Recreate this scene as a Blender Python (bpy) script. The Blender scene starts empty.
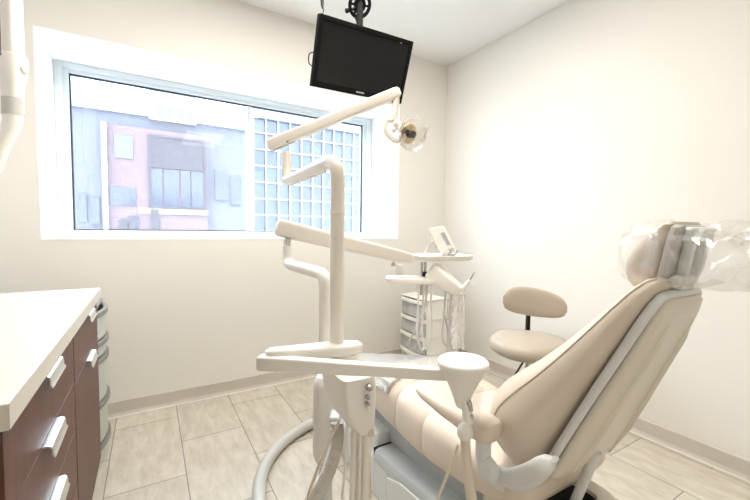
import bpy, bmesh, math, random
from mathutils import Vector as V, Matrix, noise
random.seed(7)
SC = bpy.context.scene
COL = SC.collection
PI = math.pi

# ------------------------------------------------------------------ camera frame
F = 373.0
YAW, PITCH, ROLL = math.radians(31.22), math.radians(-3.15), math.radians(0.74)
CAM = V((0, 0, 1.13))
FW = V((math.sin(YAW)*math.cos(PITCH), math.cos(YAW)*math.cos(PITCH), math.sin(PITCH)))
_r = V((math.cos(YAW), -math.sin(YAW), 0)); _u = _r.cross(FW)
RT = math.cos(ROLL)*_r + math.sin(ROLL)*_u
UP = -math.sin(ROLL)*_r + math.cos(ROLL)*_u
RG = V((math.cos(YAW), -math.sin(YAW), 0)); FG = V((math.sin(YAW), math.cos(YAW), 0)); ZZ = V((0, 0, 1))
def ray(x, y): return RT*((x-375)/F) + UP*((250-y)/F) + FW
def at(x, y, d): return CAM + ray(x, y)*d
def onz(x, y, z): r = ray(x, y); return CAM + r*((z-1.13)/r.z)
def onx(x, y, X): r = ray(x, y); return CAM + r*(X/r.x)
def ony(x, y, Y): r = ray(x, y); return CAM + r*(Y/r.y)

# ------------------------------------------------------------------ materials
def nm(name):
    m = bpy.data.materials.new(name); m.use_nodes = True
    nt = m.node_tree; b = nt.nodes['Principled BSDF']
    return m, nt, b
def mat(name, col, rough=0.5, metal=0.0, var=0.0, scale=30.0, bump=0.0, bscale=200.0, coat=0.0, spec=0.5, stretch=None):
    m, nt, b = nm(name)
    b.inputs['Base Color'].default_value = (*col, 1)
    b.inputs['Roughness'].default_value = rough
    b.inputs['Metallic'].default_value = metal
    b.inputs['Specular IOR Level'].default_value = spec
    b.inputs['Coat Weight'].default_value = coat
    b.inputs['Coat Roughness'].default_value = 0.08
    tc = nt.nodes.new('ShaderNodeTexCoord')
    src = tc.outputs['Object']
    if stretch:
        mp = nt.nodes.new('ShaderNodeMapping'); mp.inputs['Scale'].default_value = stretch
        nt.links.new(src, mp.inputs['Vector']); src = mp.outputs['Vector']
    if var > 0:
        n = nt.nodes.new('ShaderNodeTexNoise'); n.inputs['Scale'].default_value = scale; n.inputs['Detail'].default_value = 5
        nt.links.new(src, n.inputs['Vector'])
        r = nt.nodes.new('ShaderNodeValToRGB')
        r.color_ramp.elements[0].position = 0.3; r.color_ramp.elements[1].position = 0.7
        r.color_ramp.elements[0].color = (*[c*(1-var) for c in col], 1)
        r.color_ramp.elements[1].color = (*[min(1, c*(1+var*0.5)) for c in col], 1)
        nt.links.new(n.outputs['Fac'], r.inputs['Fac']); nt.links.new(r.outputs['Color'], b.inputs['Base Color'])
    if bump > 0:
        n2 = nt.nodes.new('ShaderNodeTexNoise'); n2.inputs['Scale'].default_value = bscale; n2.inputs['Detail'].default_value = 3
        nt.links.new(src, n2.inputs['Vector'])
        bp = nt.nodes.new('ShaderNodeBump'); bp.inputs['Strength'].default_value = bump; bp.inputs['Distance'].default_value = 0.002
        nt.links.new(n2.outputs['Fac'], bp.inputs['Height']); nt.links.new(bp.outputs['Normal'], b.inputs['Normal'])
    return m
def film(name, col=(1, 1, 1), opac=0.18, gl=0.12, rough=0.12, bump=0.0, bscale=20.0):
    """clear plastic or glass sheet: transparent, a bit of milky scatter, and shine"""
    m = bpy.data.materials.new(name); m.use_nodes = True; nt = m.node_tree; nt.nodes.clear()
    out = nt.nodes.new('ShaderNodeOutputMaterial'); tr = nt.nodes.new('ShaderNodeBsdfTransparent')
    df = nt.nodes.new('ShaderNodeBsdfDiffuse'); gs = nt.nodes.new('ShaderNodeBsdfGlossy')
    tr.inputs['Color'].default_value = (1, 1, 1, 1); df.inputs['Color'].default_value = (*col, 1)
    gs.inputs['Color'].default_value = (1, 1, 1, 1); gs.inputs['Roughness'].default_value = rough
    m1 = nt.nodes.new('ShaderNodeMixShader'); m1.inputs[0].default_value = opac
    nt.links.new(tr.outputs[0], m1.inputs[1]); nt.links.new(df.outputs[0], m1.inputs[2])
    lw = nt.nodes.new('ShaderNodeLayerWeight'); lw.inputs['Blend'].default_value = 0.25
    ml = nt.nodes.new('ShaderNodeMath'); ml.operation = 'MULTIPLY_ADD'; ml.inputs[1].default_value = 0.5; ml.inputs[2].default_value = gl
    nt.links.new(lw.outputs['Facing'], ml.inputs[0])
    cl = nt.nodes.new('ShaderNodeClamp'); nt.links.new(ml.outputs[0], cl.inputs[0])
    m2 = nt.nodes.new('ShaderNodeMixShader'); nt.links.new(cl.outputs[0], m2.inputs[0])
    nt.links.new(m1.outputs[0], m2.inputs[1]); nt.links.new(gs.outputs[0], m2.inputs[2])
    nt.links.new(m2.outputs[0], out.inputs['Surface'])
    if bump > 0:
        n = nt.nodes.new('ShaderNodeTexNoise'); n.inputs['Scale'].default_value = bscale
        tc = nt.nodes.new('ShaderNodeTexCoord'); nt.links.new(tc.outputs['Object'], n.inputs['Vector'])
        bp = nt.nodes.new('ShaderNodeBump'); bp.inputs['Strength'].default_value = bump; bp.inputs['Distance'].default_value = 0.02
        nt.links.new(n.outputs['Fac'], bp.inputs['Height'])
        nt.links.new(bp.outputs['Normal'], gs.inputs['Normal'])
    return m

M = {}
M['wall'] = mat('wall_paint', (0.83, 0.81, 0.77), 0.75, var=0.012, scale=2.0, bump=0.08, bscale=350, spec=0.25)
M['reveal'] = mat('reveal_paint', (0.88, 0.88, 0.87), 0.7, spec=0.3)
M['ceil'] = mat('ceiling_paint', (0.86, 0.86, 0.85), 0.85, bump=0.1, bscale=250, spec=0.2)
M['base'] = mat('rubber_base', (0.60, 0.555, 0.50), 0.5, var=0.05, scale=6)
M['caulk'] = mat('caulk_line', (0.82, 0.80, 0.76), 0.5)
M['alu'] = mat('window_frame_paint', (0.74, 0.80, 0.83), 0.45)
M['gasket'] = mat('dark_gasket', (0.03, 0.045, 0.06), 0.6)
M['glass'] = film('window_glass', (0.80, 0.90, 1.0), opac=0.08, gl=0.02, rough=0.0)  # blue-white scatter paints the overexposed veil over the outside view into the pane
M['laminate'] = mat('white_laminate', (0.68, 0.665, 0.64), 0.25, var=0.02, scale=40)
M['lam_edge'] = mat('laminate_edge', (0.58, 0.54, 0.485), 0.4)
M['cherry'] = mat('cherry_wood', (0.105, 0.038, 0.027), 0.45, var=0.25, scale=6, stretch=(12, 12, 0.9), spec=0.3)
M['cherry_dark'] = mat('cherry_carcass', (0.060, 0.018, 0.013), 0.5, var=0.2, scale=8)
M['steel'] = mat('brushed_aluminium', (0.78, 0.80, 0.81), 0.28, 1.0, bump=0.1, bscale=300)
M['chrome'] = mat('dull_chrome', (0.55, 0.54, 0.53), 0.22, 1.0)
M['frost'] = mat('frosted_plastic', (0.48, 0.51, 0.48), 0.35, var=0.05, scale=15)
M['rim_grey'] = mat('grey_plastic_rim', (0.22, 0.22, 0.21), 0.4)
M['white'] = mat('white_plastic', (0.86, 0.84, 0.80), 0.3, var=0.01, scale=10)
M['cream'] = mat('cream_enamel', (0.86, 0.815, 0.75), 0.28, var=0.015, scale=10, coat=0.2)
M['cream2'] = mat('off_white_plastic', (0.83, 0.80, 0.745), 0.35)
M['vinyl'] = mat('beige_vinyl', (0.70, 0.615, 0.525), 0.42, var=0.04, scale=7, bump=0.12, bscale=260, coat=0.1)
M['vinyl2'] = mat('taupe_vinyl', (0.53, 0.455, 0.375), 0.42, var=0.04, scale=9, bump=0.12, bscale=300)
M['seam'] = mat('vinyl_seam', (0.56, 0.48, 0.39), 0.5)
M['shell'] = mat('ivory_shell', (0.74, 0.69, 0.60), 0.33, var=0.02, scale=5)
M['base_grey'] = mat('pale_grey_plastic', (0.72, 0.74, 0.74), 0.32)
M['cover_grey'] = mat('grey_cover', (0.50, 0.525, 0.54), 0.4, var=0.04, scale=12)
M['black'] = mat('black_plastic', (0.006, 0.006, 0.0065), 0.4, spec=0.25)
M['matte'] = mat('matte_black', (0.008, 0.008, 0.009), 0.8, spec=0.12)
M['screen'] = mat('dark_screen', (0.010, 0.010, 0.0105), 0.35, spec=0.25)
M['dark'] = mat('dark_rubber', (0.04, 0.04, 0.04), 0.6)
M['hose'] = mat('grey_hose', (0.60, 0.60, 0.575), 0.38)
M['hose2'] = mat('ribbed_hose', (0.63, 0.60, 0.55), 0.42)
M['tube'] = mat('beige_tubing', (0.70, 0.63, 0.53), 0.38)
M['film'] = film('clear_plastic', (0.80, 0.79, 0.77), opac=0.12, gl=0.03, rough=0.2)
M['sheet'] = film('clear_cover', (0.98, 0.98, 0.97), opac=0.40, gl=0.18, rough=0.15)
M['lens'] = film('lamp_shield', (1, 0.97, 0.9), opac=0.22, gl=0.10, rough=0.05)
M['bulb'] = mat('dark_bulb_cap', (0.10, 0.095, 0.10), 0.25, 0.6)
M['amber'] = mat('amber_reflector', (0.80, 0.66, 0.45), 0.25, 0.5)
M['drawer_clear'] = mat('clear_drawer_front', (0.52, 0.53, 0.53), 0.18, var=0.25, scale=9)
M['paper'] = mat('white_paper', (0.88, 0.87, 0.86), 0.6)
M['grey_panel'] = mat('grey_display', (0.42, 0.44, 0.44), 0.3)
M['grey_mid'] = mat('mid_grey_plastic', (0.52, 0.51, 0.49), 0.45)
M['print'] = mat('pale_lettering', (0.55, 0.55, 0.55), 0.4)

# floor: stone-look planks 0.31 x 0.605 in running bond
def floor_mat():
    m, nt, b = nm('stone_tile')
    tc = nt.nodes.new('ShaderNodeNewGeometry')
    sp = nt.nodes.new('ShaderNodeSeparateXYZ'); nt.links.new(tc.outputs['Position'], sp.inputs[0])
    cb = nt.nodes.new('ShaderNodeCombineXYZ')
    def add(o, v):
        n = nt.nodes.new('ShaderNodeMath'); n.operation = 'ADD'; n.inputs[1].default_value = v; nt.links.new(o, n.inputs[0]); return n.outputs[0]
    nt.links.new(add(sp.outputs['Y'], -1.85 + 0.605*20 + FLOOR_DU), cb.inputs[0]); nt.links.new(add(sp.outputs['X'], -0.128 + 0.31*20), cb.inputs[1])
    br = nt.nodes.new('ShaderNodeTexBrick'); br.offset = 0.5; br.offset_frequency = 2
    br.inputs['Scale'].default_value = 1.0; br.inputs['Brick Width'].default_value = 0.605; br.inputs['Row Height'].default_value = 0.31
    br.inputs['Mortar Size'].default_value = 0.0026; br.inputs['Mortar Smooth'].default_value = 0.1; br.inputs['Bias'].default_value = 0
    br.inputs['Color1'].default_value = (0.60, 0.55, 0.475, 1); br.inputs['Color2'].default_value = (0.68, 0.63, 0.55, 1)
    br.inputs['Mortar'].default_value = (0.30, 0.27, 0.235, 1)
    nt.links.new(cb.outputs[0], br.inputs['Vector'])
    mp = nt.nodes.new('ShaderNodeMapping'); mp.inputs['Scale'].default_value = (20, 6, 1); nt.links.new(tc.outputs['Position'], mp.inputs['Vector'])
    n = nt.nodes.new('ShaderNodeTexNoise'); n.inputs['Scale'].default_value = 1.0; n.inputs['Detail'].default_value = 8; n.inputs['Roughness'].default_value = 0.7
    nt.links.new(mp.outputs[0], n.inputs['Vector'])
    r = nt.nodes.new('ShaderNodeValToRGB'); r.color_ramp.elements[0].position = 0.34; r.color_ramp.elements[1].position = 0.62
    r.color_ramp.elements[0].color = (0.76, 0.73, 0.69, 1); r.color_ramp.elements[1].color = (1.05, 1.05, 1.05, 1)
    nt.links.new(n.outputs['Fac'], r.inputs['Fac'])
    mx = nt.nodes.new('ShaderNodeMix'); mx.data_type = 'RGBA'; mx.blend_type = 'MULTIPLY'; mx.inputs[0].default_value = 0.8
    nt.links.new(br.outputs['Color'], mx.inputs[6]); nt.links.new(r.outputs['Color'], mx.inputs[7])
    nt.links.new(mx.outputs[2], b.inputs['Base Color'])
    b.inputs['Roughness'].default_value = 0.42
    bp = nt.nodes.new('ShaderNodeBump'); bp.inputs['Strength'].default_value = 0.25; bp.inputs['Distance'].default_value = 0.002; bp.invert = True
    nt.links.new(br.outputs['Fac'], bp.inputs['Height']); nt.links.new(bp.outputs['Normal'], b.inputs['Normal'])
    return m
FLOOR_DU = 0.0
M['floor'] = floor_mat()

# ------------------------------------------------------------------ mesh helpers
def obj(name, bm, m, parent=None, smooth=True, bevel=0.0, seg=2, sub=0):
    bmesh.ops.recalc_face_normals(bm, faces=bm.faces[:])
    if parent is not None and not parent.get('_rot'):
        t = V(parent['_o']) if parent.get('_o') else V((0, 0, 0))
        bmesh.ops.translate(bm, verts=bm.verts[:], vec=-t)
    me = bpy.data.meshes.new(name); bm.to_mesh(me); bm.free()
    o = bpy.data.objects.new(name, me); COL.objects.link(o)
    if m: me.materials.append(m)
    if smooth:
        me.polygons.foreach_set('use_smooth', [True]*len(me.polygons))
        me.set_sharp_from_angle(angle=math.radians(38))
    if bevel > 0:
        md = o.modifiers.new('bevel', 'BEVEL'); md.width = bevel; md.segments = seg; md.limit_method = 'ANGLE'; md.angle_limit = math.radians(35)
    if sub:
        md = o.modifiers.new('sub', 'SUBSURF'); md.levels = sub; md.render_levels = sub
    if parent is not None:
        o.parent = parent
        if parent.get('_o'): o['_o'] = parent['_o']
    return o
def thing(name, loc, label, cat, group=None):
    o = bpy.data.objects.new(name, None); COL.objects.link(o); o.location = loc; o['_o'] = tuple(loc)
    o.empty_display_size = 0.05
    o['label'] = label; o['category'] = cat
    if group: o['group'] = group
    return o
def tag(o, label, cat, group=None):
    o['label'] = label; o['category'] = cat
    if group: o['group'] = group
    return o
def struct(name, bm, m, parent=None, **k):
    o = obj(name, bm, m, parent, **k)
    if parent is None: o['kind'] = 'structure'
    return o
def new(): return bmesh.new()
def box(bm, x0, x1, y0, y1, z0, z1):
    vs = [bm.verts.new((x, y, z)) for z in (z0, z1) for x, y in ((x0, y0), (x1, y0), (x1, y1), (x0, y1))]
    for f in ((0, 3, 2, 1), (4, 5, 6, 7), (0, 1, 5, 4), (1, 2, 6, 5), (2, 3, 7, 6), (3, 0, 4, 7)): bm.faces.new([vs[i] for i in f])
    return bm
def obox(bm, c, ax, ay, az, hx, hy, hz):
    """oriented box: centre, axes and half sizes"""
    c = V(c); vs = [bm.verts.new(c + ax*(hx*sx) + ay*(hy*sy) + az*(hz*sz)) for sz in (-1, 1) for sx, sy in ((-1, -1), (1, -1), (1, 1), (-1, 1))]
    for f in ((0, 3, 2, 1), (4, 5, 6, 7), (0, 1, 5, 4), (1, 2, 6, 5), (2, 3, 7, 6), (3, 0, 4, 7)): bm.faces.new([vs[i] for i in f])
    return bm
def loft(bm, rings, cap=True, closed=False):
    R = [[bm.verts.new(p) for p in r] for r in rings]; n = len(R[0])
    for a, b in zip(R, R[1:] + ([R[0]] if closed else [])):
        for i in range(n): bm.faces.new((a[i], a[(i+1) % n], b[(i+1) % n], b[i]))
    if cap and not closed:
        bm.faces.new(R[0][::-1]); bm.faces.new(R[-1])
    return bm
def sup(n, e):
    """superellipse points on the unit square"""
    o = []
    for i in range(n):
        a = 2*PI*(i+0.5)/n; c, s = math.cos(a), math.sin(a)
        o.append((math.copysign(abs(c)**(2/e), c), math.copysign(abs(s)**(2/e), s)))
    return o
def ring(c, u, v, e=2.0, n=20): return [V(c) + V(u)*a + V(v)*b for a, b in sup(n, e)]
def crom(pts, k=8):
    P = [V(p) for p in pts]; P = [P[0]*2-P[1]] + P + [P[-1]*2-P[-2]]; o = []
    for i in range(1, len(P)-2):
        p0, p1, p2, p3 = P[i-1:i+3]
        for j in range(k):
            t = j/k
            o.append(0.5*((2*p1) + (p2-p0)*t + (2*p0-5*p1+4*p2-p3)*t*t + (3*p1-p0-3*p2+p3)*t**3))
    o.append(P[-2]); return o
def fillet(pts, r, k=6):
    """polyline with rounded corners"""
    P = [V(p) for p in pts]; o = [P[0]]
    for a, b, c in zip(P, P[1:], P[2:]):
        d1 = (a-b); d2 = (c-b); rr = min(r, d1.length*0.48, d2.length*0.48)
        s = b + d1.normalized()*rr; e = b + d2.normalized()*rr
        for j in range(k+1):
            t = j/k; o.append(s*(1-t)**2 + b*(2*t*(1-t)) + e*t*t)
    o.append(P[-1]); return o
def tube(bm, path, r, n=12, e=2.0, aspect=1.0, upv=None, cap=True):
    P = [V(p) for p in path]; rings = []; prev = None
    for i, p in enumerate(P):
        t = ((P[min(i+1, len(P)-1)]-P[max(i-1, 0)])).normalized()
        if prev is None:
            a = V(upv) if upv else (V((0, 0, 1)) if abs(t.z) < 0.9 else V((1, 0, 0)))
            prev = a
        s = t.cross(prev)
        if s.length < 1e-5: s = t.cross(V((1, 0, 0)))
        s.normalize(); w = s.cross(t).normalized(); prev = w
        rr = r[i] if isinstance(r, (list, tuple)) else r
        rings.append(ring(p, s*rr*aspect, w*rr, e, n))
    return loft(bm, rings, cap)
def lathe(bm, c, prof, axis=ZZ, n=32, cap=True):
    axis = V(axis).normalized(); a = axis.orthogonal().normalized(); b = axis.cross(a)
    rings = [[V(c) + axis*h + a*(r*math.cos(2*PI*i/n)) + b*(r*math.sin(2*PI*i/n)) for i in range(n)] for r, h in prof]
    return loft(bm, rings, cap)
def torus(bm, c, axis, R, r, n=36, k=10):
    axis = V(axis).normalized(); a = axis.orthogonal().normalized(); b = axis.cross(a); rings = []
    for i in range(n):
        d = a*math.cos(2*PI*i/n) + b*math.sin(2*PI*i/n)
        rings.append([V(c) + d*(R + r*math.cos(2*PI*j/k)) + axis*(r*math.sin(2*PI*j/k)) for j in range(k)])
    return loft(bm, rings, closed=True)
def ball(bm, c, r, sx=1, sy=1, sz=1):
    m = Matrix.Translation(c) @ Matrix.Diagonal((r*sx, r*sy, r*sz, 1))
    bmesh.ops.create_uvsphere(bm, u_segments=20, v_segments=12, radius=1, matrix=m); return bm

# ================================================================== ROOM SHELL
XL, XR, YF, YB, ZC, YO = -0.83, 2.349, -1.35, 2.647, 2.62, 3.22
WX0, WX1, WZ0, WZ1 = -0.502, 1.834, 1.05, 2.175
struct('floor', box(new(), XL-0.1, XR+0.1, YF-0.1, YB+0.02, -0.1, 0), M['floor'], smooth=False)
struct('ceiling', box(new(), XL-0.1, XR+0.1, YF-0.1, YO, ZC, ZC+0.12), M['ceil'], smooth=False)
struct('wall_right', box(new(), XR, XR+0.12, YF-0.1, YO, 0, ZC), M['wall'], smooth=False)
struct('wall_left', box(new(), XL-0.12, XL, YF-0.1, YO, 0, ZC), M['wall'], smooth=False)
struct('wall_front', box(new(), XL, XR, YF-0.12, YF, 0, ZC), M['wall'], smooth=False)
b = new()
box(b, XL, WX0, YB, YO, -0.1, ZC); box(b, WX1, XR, YB, YO, -0.1, ZC)
box(b, WX0, WX1, YB, YO, -0.1, WZ0); box(b, WX0, WX1, YB, YO, WZ1, ZC)
struct('wall_back', b, M['wall'], smooth=False)
# smooth white lining of the deep window recess
b = new(); t = 0.006
box(b, WX0, WX0+t, YB-0.001, 3.10, WZ0, WZ1); box(b, WX1-t, WX1, YB-0.001, 3.10, WZ0, WZ1)
box(b, WX0+t, WX1-t, YB-0.001, 3.10, WZ1-t, WZ1)
struct('trim_1', b, M['reveal'], smooth=False)
struct('window_sill', box(new(), WX0+t, WX1-t, YB-0.002, 3.10, WZ0, WZ0+0.006), M['reveal'], smooth=False)
def cove(bm, along, a0, a1, face, sgn, h=0.09):
    prof = [(0, h), (0.007, h-0.004), (0.007, 0.02), (0.013, 0.007), (0.020, 0.0), (0, 0)]
    rings = []
    for a in (a0, a1):
        rings.append([V((a, face+sgn*d, z)) if along == 'x' else V((face+sgn*d, a, z)) for d, z in prof])
    return loft(bm, rings)
struct('baseboard_back', cove(new(), 'x', XL, XR, YB, -1), M['base'], smooth=False)
struct('baseboard_right', cove(new(), 'y', YF, YB-0.02, XR, -1), M['base'], smooth=False)
struct('baseboard_left', cove(new(), 'y', YF, 0.7, XL, 1), M['base'], smooth=False)
struct('trim_2', box(new(), XL, XR-0.02, YB-0.029, YB-0.0195, 0, 0.003), M['caulk'], smooth=False)
struct('trim_3', box(new(), XR-0.029, XR-0.0195, YF, YB-0.03, 0, 0.003), M['caulk'], smooth=False)

# window in the outer plane of the recess
w = thing('window_1', (0.66, 3.12, WZ0), '', '')
del w['label'], w['category']; w['kind'] = 'structure'
def fr(bm, x0, x1, z0, z1, y0, y1, l, r_, tp, bt):
    box(bm, x0, x0+l, y0, y1, z0, z1); box(bm, x1-r_, x1, y0, y1, z0, z1)
    box(bm, x0+l, x1-r_, y0, y1, z1-tp, z1); box(bm, x0+l, x1-r_, y0, y1, z0, z0+bt); return bm
gx0, gx1, gz0, gz1 = -0.424, 1.742, 1.100, 2.108
obj('window_frame', fr(new(), WX0+t, WX1-t, WZ0+0.006, WZ1-t, 3.10, 3.20, 0.042, 0.055, 0.036, 0.022), M['alu'], w, smooth=False, bevel=0.003)
obj('sash_frame', fr(new(), WX0+0.046, WX1-0.060, WZ0+0.027, WZ1-0.041, 3.115, 3.185, gx0-WX0-0.046, WX1-0.060-gx1, WZ1-0.041-gz1, gz0-WZ0-0.027), M['alu'], w, smooth=False, bevel=0.003)
obj('gasket', fr(new(), gx0, gx1, gz0, gz1, 3.128, 3.150, 0.009, 0.009, 0.010, 0.007), M['gasket'], w, smooth=False)
xm = ony(249.0, 170, 3.14).x
obj('meeting_stile', box(new(), xm-0.014, xm+0.014, 3.120, 3.165, gz0+0.007, gz1-0.010), M['alu'], w, smooth=False, bevel=0.003)
obj('window_pane', box(new(), gx0+0.004, xm-0.012, 3.137, 3.141, gz0+0.004, gz1-0.004), M['glass'], w, smooth=False)
obj('window_pane', box(new(), xm+0.012, gx1-0.004, 3.137, 3.141, gz0+0.004, gz1-0.004), M['glass'], w, smooth=False)

# ================================================================== OUTSIDE
E_ = {}
E_['lav'] = mat('lavender_render', (0.068, 0.071, 0.095), 0.8, var=0.06, scale=0.5)
E_['pink'] = mat('pink_render', (0.078, 0.052, 0.068), 0.8, var=0.06, scale=0.7)
E_['pale'] = mat('pale_trim', (0.20, 0.208, 0.225), 0.7)
E_['win'] = mat('far_glass', (0.022, 0.027, 0.048), 0.15)
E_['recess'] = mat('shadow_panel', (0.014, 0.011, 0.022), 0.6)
E_['yellow'] = mat('ochre_band', (0.125, 0.10, 0.055), 0.7)
E_['blue'] = mat('curtain_glass', (0.026, 0.044, 0.074), 0.12, var=0.35, scale=0.5)
E_['ground'] = mat('asphalt', (0.30, 0.31, 0.33), 0.9, var=0.1, scale=1)
E_['car'] = mat('dark_paint', (0.16, 0.18, 0.25), 0.3)
YW = 13.0
def W(x, y, Y=YW): return ony(x, y, Y)
struct('street_ground', box(new(), -40, 60, YO+0.4, 60, -3.2, -3.0), E_['ground'], smooth=False)['kind'] = 'structure'
pa = W(71, 97); pb = W(247, 115)
bld = thing('building', ((pa.x+pb.x)/2, YW, -3.0), 'pink and lavender rendered building seen through left window pane', 'building')
xl = -9.0; xr = W(246, 150).x; zt = pa.z
obj('wall', box(new(), xl, xr, YW, YW+6, -3.0, zt), E_['lav'], bld, smooth=False)
def fx(x): return W(x, 180).x
def fz(y, x=150): return W(x, y).z
# pink block standing forward
obj('pink_wall', box(new(), fx(108), fx(206), YW-0.35, YW, -3, fz(132, 150)), E_['pink'], bld, smooth=False)
obj('pilaster', box(new(), fx(104), fx(109), YW-0.5, YW, -3, fz(126, 106)), E_['pale'], bld, smooth=False)
rc = obj('entrance_recess', fr(new(), fx(149), fx(204), fz(209, 175), fz(140, 175), YW-0.42, YW-0.36, 0.06, 0.06, 0.06, 0.06), E_['recess'], bld, smooth=False)
obj('lintel_panel', box(new(), fx(150.5), fx(202.5), YW-0.40, YW-0.352, fz(171, 175), fz(142, 175)), E_['recess'], bld, smooth=False)
for a, c in ((150.5, 162), (163.5, 178), (180, 189), (190, 202)):
    obj('window', box(new(), fx(a), fx(c), YW-0.39, YW-0.352, fz(207, 175), fz(172, 175)), E_['win'], bld, smooth=False)
obj('window', box(new(), fx(111), fx(136), YW-0.38, YW-0.352, fz(206, 122), fz(188, 122)), E_['win'], bld, smooth=False)
obj('window', box(new(), fx(116), fx(134), YW-0.38, YW-0.352, fz(160, 122), fz(138, 122)), E_['lav'], bld, smooth=False)
obj('band', box(new(), fx(138), fx(206), YW-0.40, YW-0.352, fz(215, 175), fz(209.5, 175)), E_['yellow'], bld, smooth=False)
d_ = obj('dormer', box(new(), fx(150), fx(196), YW-0.25, YW, fz(124, 173), fz(106, 173)+0.3), E_['pale'], bld, smooth=False)
for a in (158, 168, 178, 187):
    obj('pane', box(new(), fx(a), fx(a+6), YW-0.28, YW-0.252, fz(120, 173), fz(110, 173)), E_['lav'], d_, smooth=False)
for a, c, y0, y1 in ((78, 86, 192, 222), (90, 99, 196, 224), (215, 226, 170, 200), (230, 240, 175, 205)):
    obj('window', box(new(), fx(a), fx(c), YW-0.06, YW, fz(y1, a), fz(y0, a)), E_['win'], bld, smooth=False)
obj('parapet', box(new(), xl, xr+0.1, YW-0.15, YW, zt-0.25, zt+0.02), E_['pale'], bld, smooth=False)
# glass block to the right
YG = 17.0
gxa, gxb = ony(253, 180, YG).x, ony(253, 180, YG).x+16
gb = thing('glass_building', ((gxa+gxb)/2, YG, -3.0), 'blue glass office block with white grid behind the right window pane', 'building')
gzt = ony(256, 118, YG).z
obj('curtain_wall', box(new(), gxa, gxb, YG, YG+8, -3, gzt), E_['blue'], gb, smooth=False)
b = new(); x = gxa
while x < gxb: box(b, x-0.03, x+0.03, YG-0.12, YG, -3, gzt); x += 0.55
obj('mullion_grid', b, E_['pale'], gb, smooth=False)
b = new(); z = -2.6
while z < gzt: box(b, gxa, gxb, YG-0.10, YG-0.001, z-0.03, z+0.03); z += 0.72
obj('transom_grid', b, E_['pale'], gb, smooth=False)
obj('parapet', box(new(), gxa-0.1, gxb, YG-0.2, YG+0.1, gzt, gzt+0.5), E_['pale'], gb, smooth=False)
for a, c, y0, y1 in ((120, 127, 219, 236), (129, 138, 216, 236), (150, 158, 210, 236)):
    obj('window', box(new(), fx(a), fx(c), YW-0.41, YW-0.352, fz(y1, a), fz(y0, a)), E_['recess'], bld, smooth=False)

# ================================================================== CABINETS (left)
CX = -0.2    # plane of the drawer fronts
ct = obj('countertop', box(new(), XL+0.002, -0.187, 0.756, 2.012, 0.818, 0.860), M['laminate'], smooth=False, bevel=0.002)
tag(ct, 'white laminate worktop over the dark cherry cabinets', 'worktop')
b = new(); box(b, -0.187, -0.1858, 0.757, 2.011, 0.819, 0.8585)
obj('edge_band', b, M['lam_edge'], ct, smooth=False)
b = new(); box(b, XL+0.003, -0.187, 0.7548, 0.756, 0.819, 0.8585)
obj('edge_band', b, M['lam_edge'], ct, smooth=False)
def pull(y0, y1, ztop, parent):
    """bent aluminium edge pull: flat tongue that curls down into a lip"""
    prof = [(0.000, 0.000), (0.011, 0.000), (0.016, -0.003), (0.018, -0.010), (0.018, -0.020), (0.022, -0.027), (0.020, -0.029), (0.0155, -0.021), (0.0155, -0.011), (0.014, -0.0055), (0.010, -0.003), (0.0, -0.003)]
    rings = [[V((CX+0.0003+dx, y, ztop+dz)) for dx, dz in prof] for y in (y0, y1)]
    return obj('handle', loft(new(), rings), M['steel'], parent)
def cabinet(name, y0, y1, label):
    t_ = thing(name, (-0.5, (y0+y1)/2, 0), label, 'cabinet', 'cherry base cabinets')
    b = new(); box(b, XL+0.003, CX-0.021, y0+0.001, y1-0.001, 0.10, 0.816); box(b, XL+0.003, CX-0.07, y0+0.02, y1-0.001, 0, 0.10)
    obj('body', b, M['cherry_dark'], t_, smooth=False); return t_
n1 = cabinet('drawer_cabinet', 0.775, 1.410, 'dark cherry cabinet of stacked drawers nearest the camera')
tops = [0.812, 0.662, 0.514, 0.354]
for i, zt_ in enumerate(tops):
    zb = tops[i+1]+0.004 if i < 3 else 0.105
    d = obj('drawer', box(new(), CX-0.02, CX, 0.778, 1.406, zb, zt_), M['cherry'], n1, smooth=False, bevel=0.0012)
    pull(1.005, 1.150, zt_+0.003, d)
n2 = cabinet('door_cabinet', 1.411, 2.005, 'dark cherry cabinet with one drawer over a door, beside plastic organizer')
d = obj('drawer', box(new(), CX-0.02, CX, 1.416, 2.002, 0.652, 0.812), M['cherry'], n2, smooth=False, bevel=0.0012); pull(1.640, 1.785, 0.815, d)
d = obj('door', box(new(), CX-0.02, CX, 1.416, 2.002, 0.105, 0.648), M['cherry'], n2, smooth=False, bevel=0.0012); pull(1.640, 1.785, 0.651, d)
# upper cabinet, only a sliver in view
uc = thing('wall_cabinet', (-0.66, 0.8, 1.50), 'dark cherry upper cabinet at the top left picture edge', 'cabinet')
e0 = ony(0.9, 30, 1.60)
obj('body', box(new(), XL+0.002, e0.x-0.02, 0.2, 1.60, at(1, 56, e0.y*1.0).z+0.02, 2.45), M['cherry_dark'], uc, smooth=False)
zb = ony(1, 56, 1.60).z
for a, c in ((0.202, 0.664), (0.668, 1.13), (1.134, 1.598)):
    obj('door', box(new(), e0.x-0.02, e0.x, a, c, zb, 2.448), M['cherry'], uc, smooth=False, bevel=0.0015)

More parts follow.
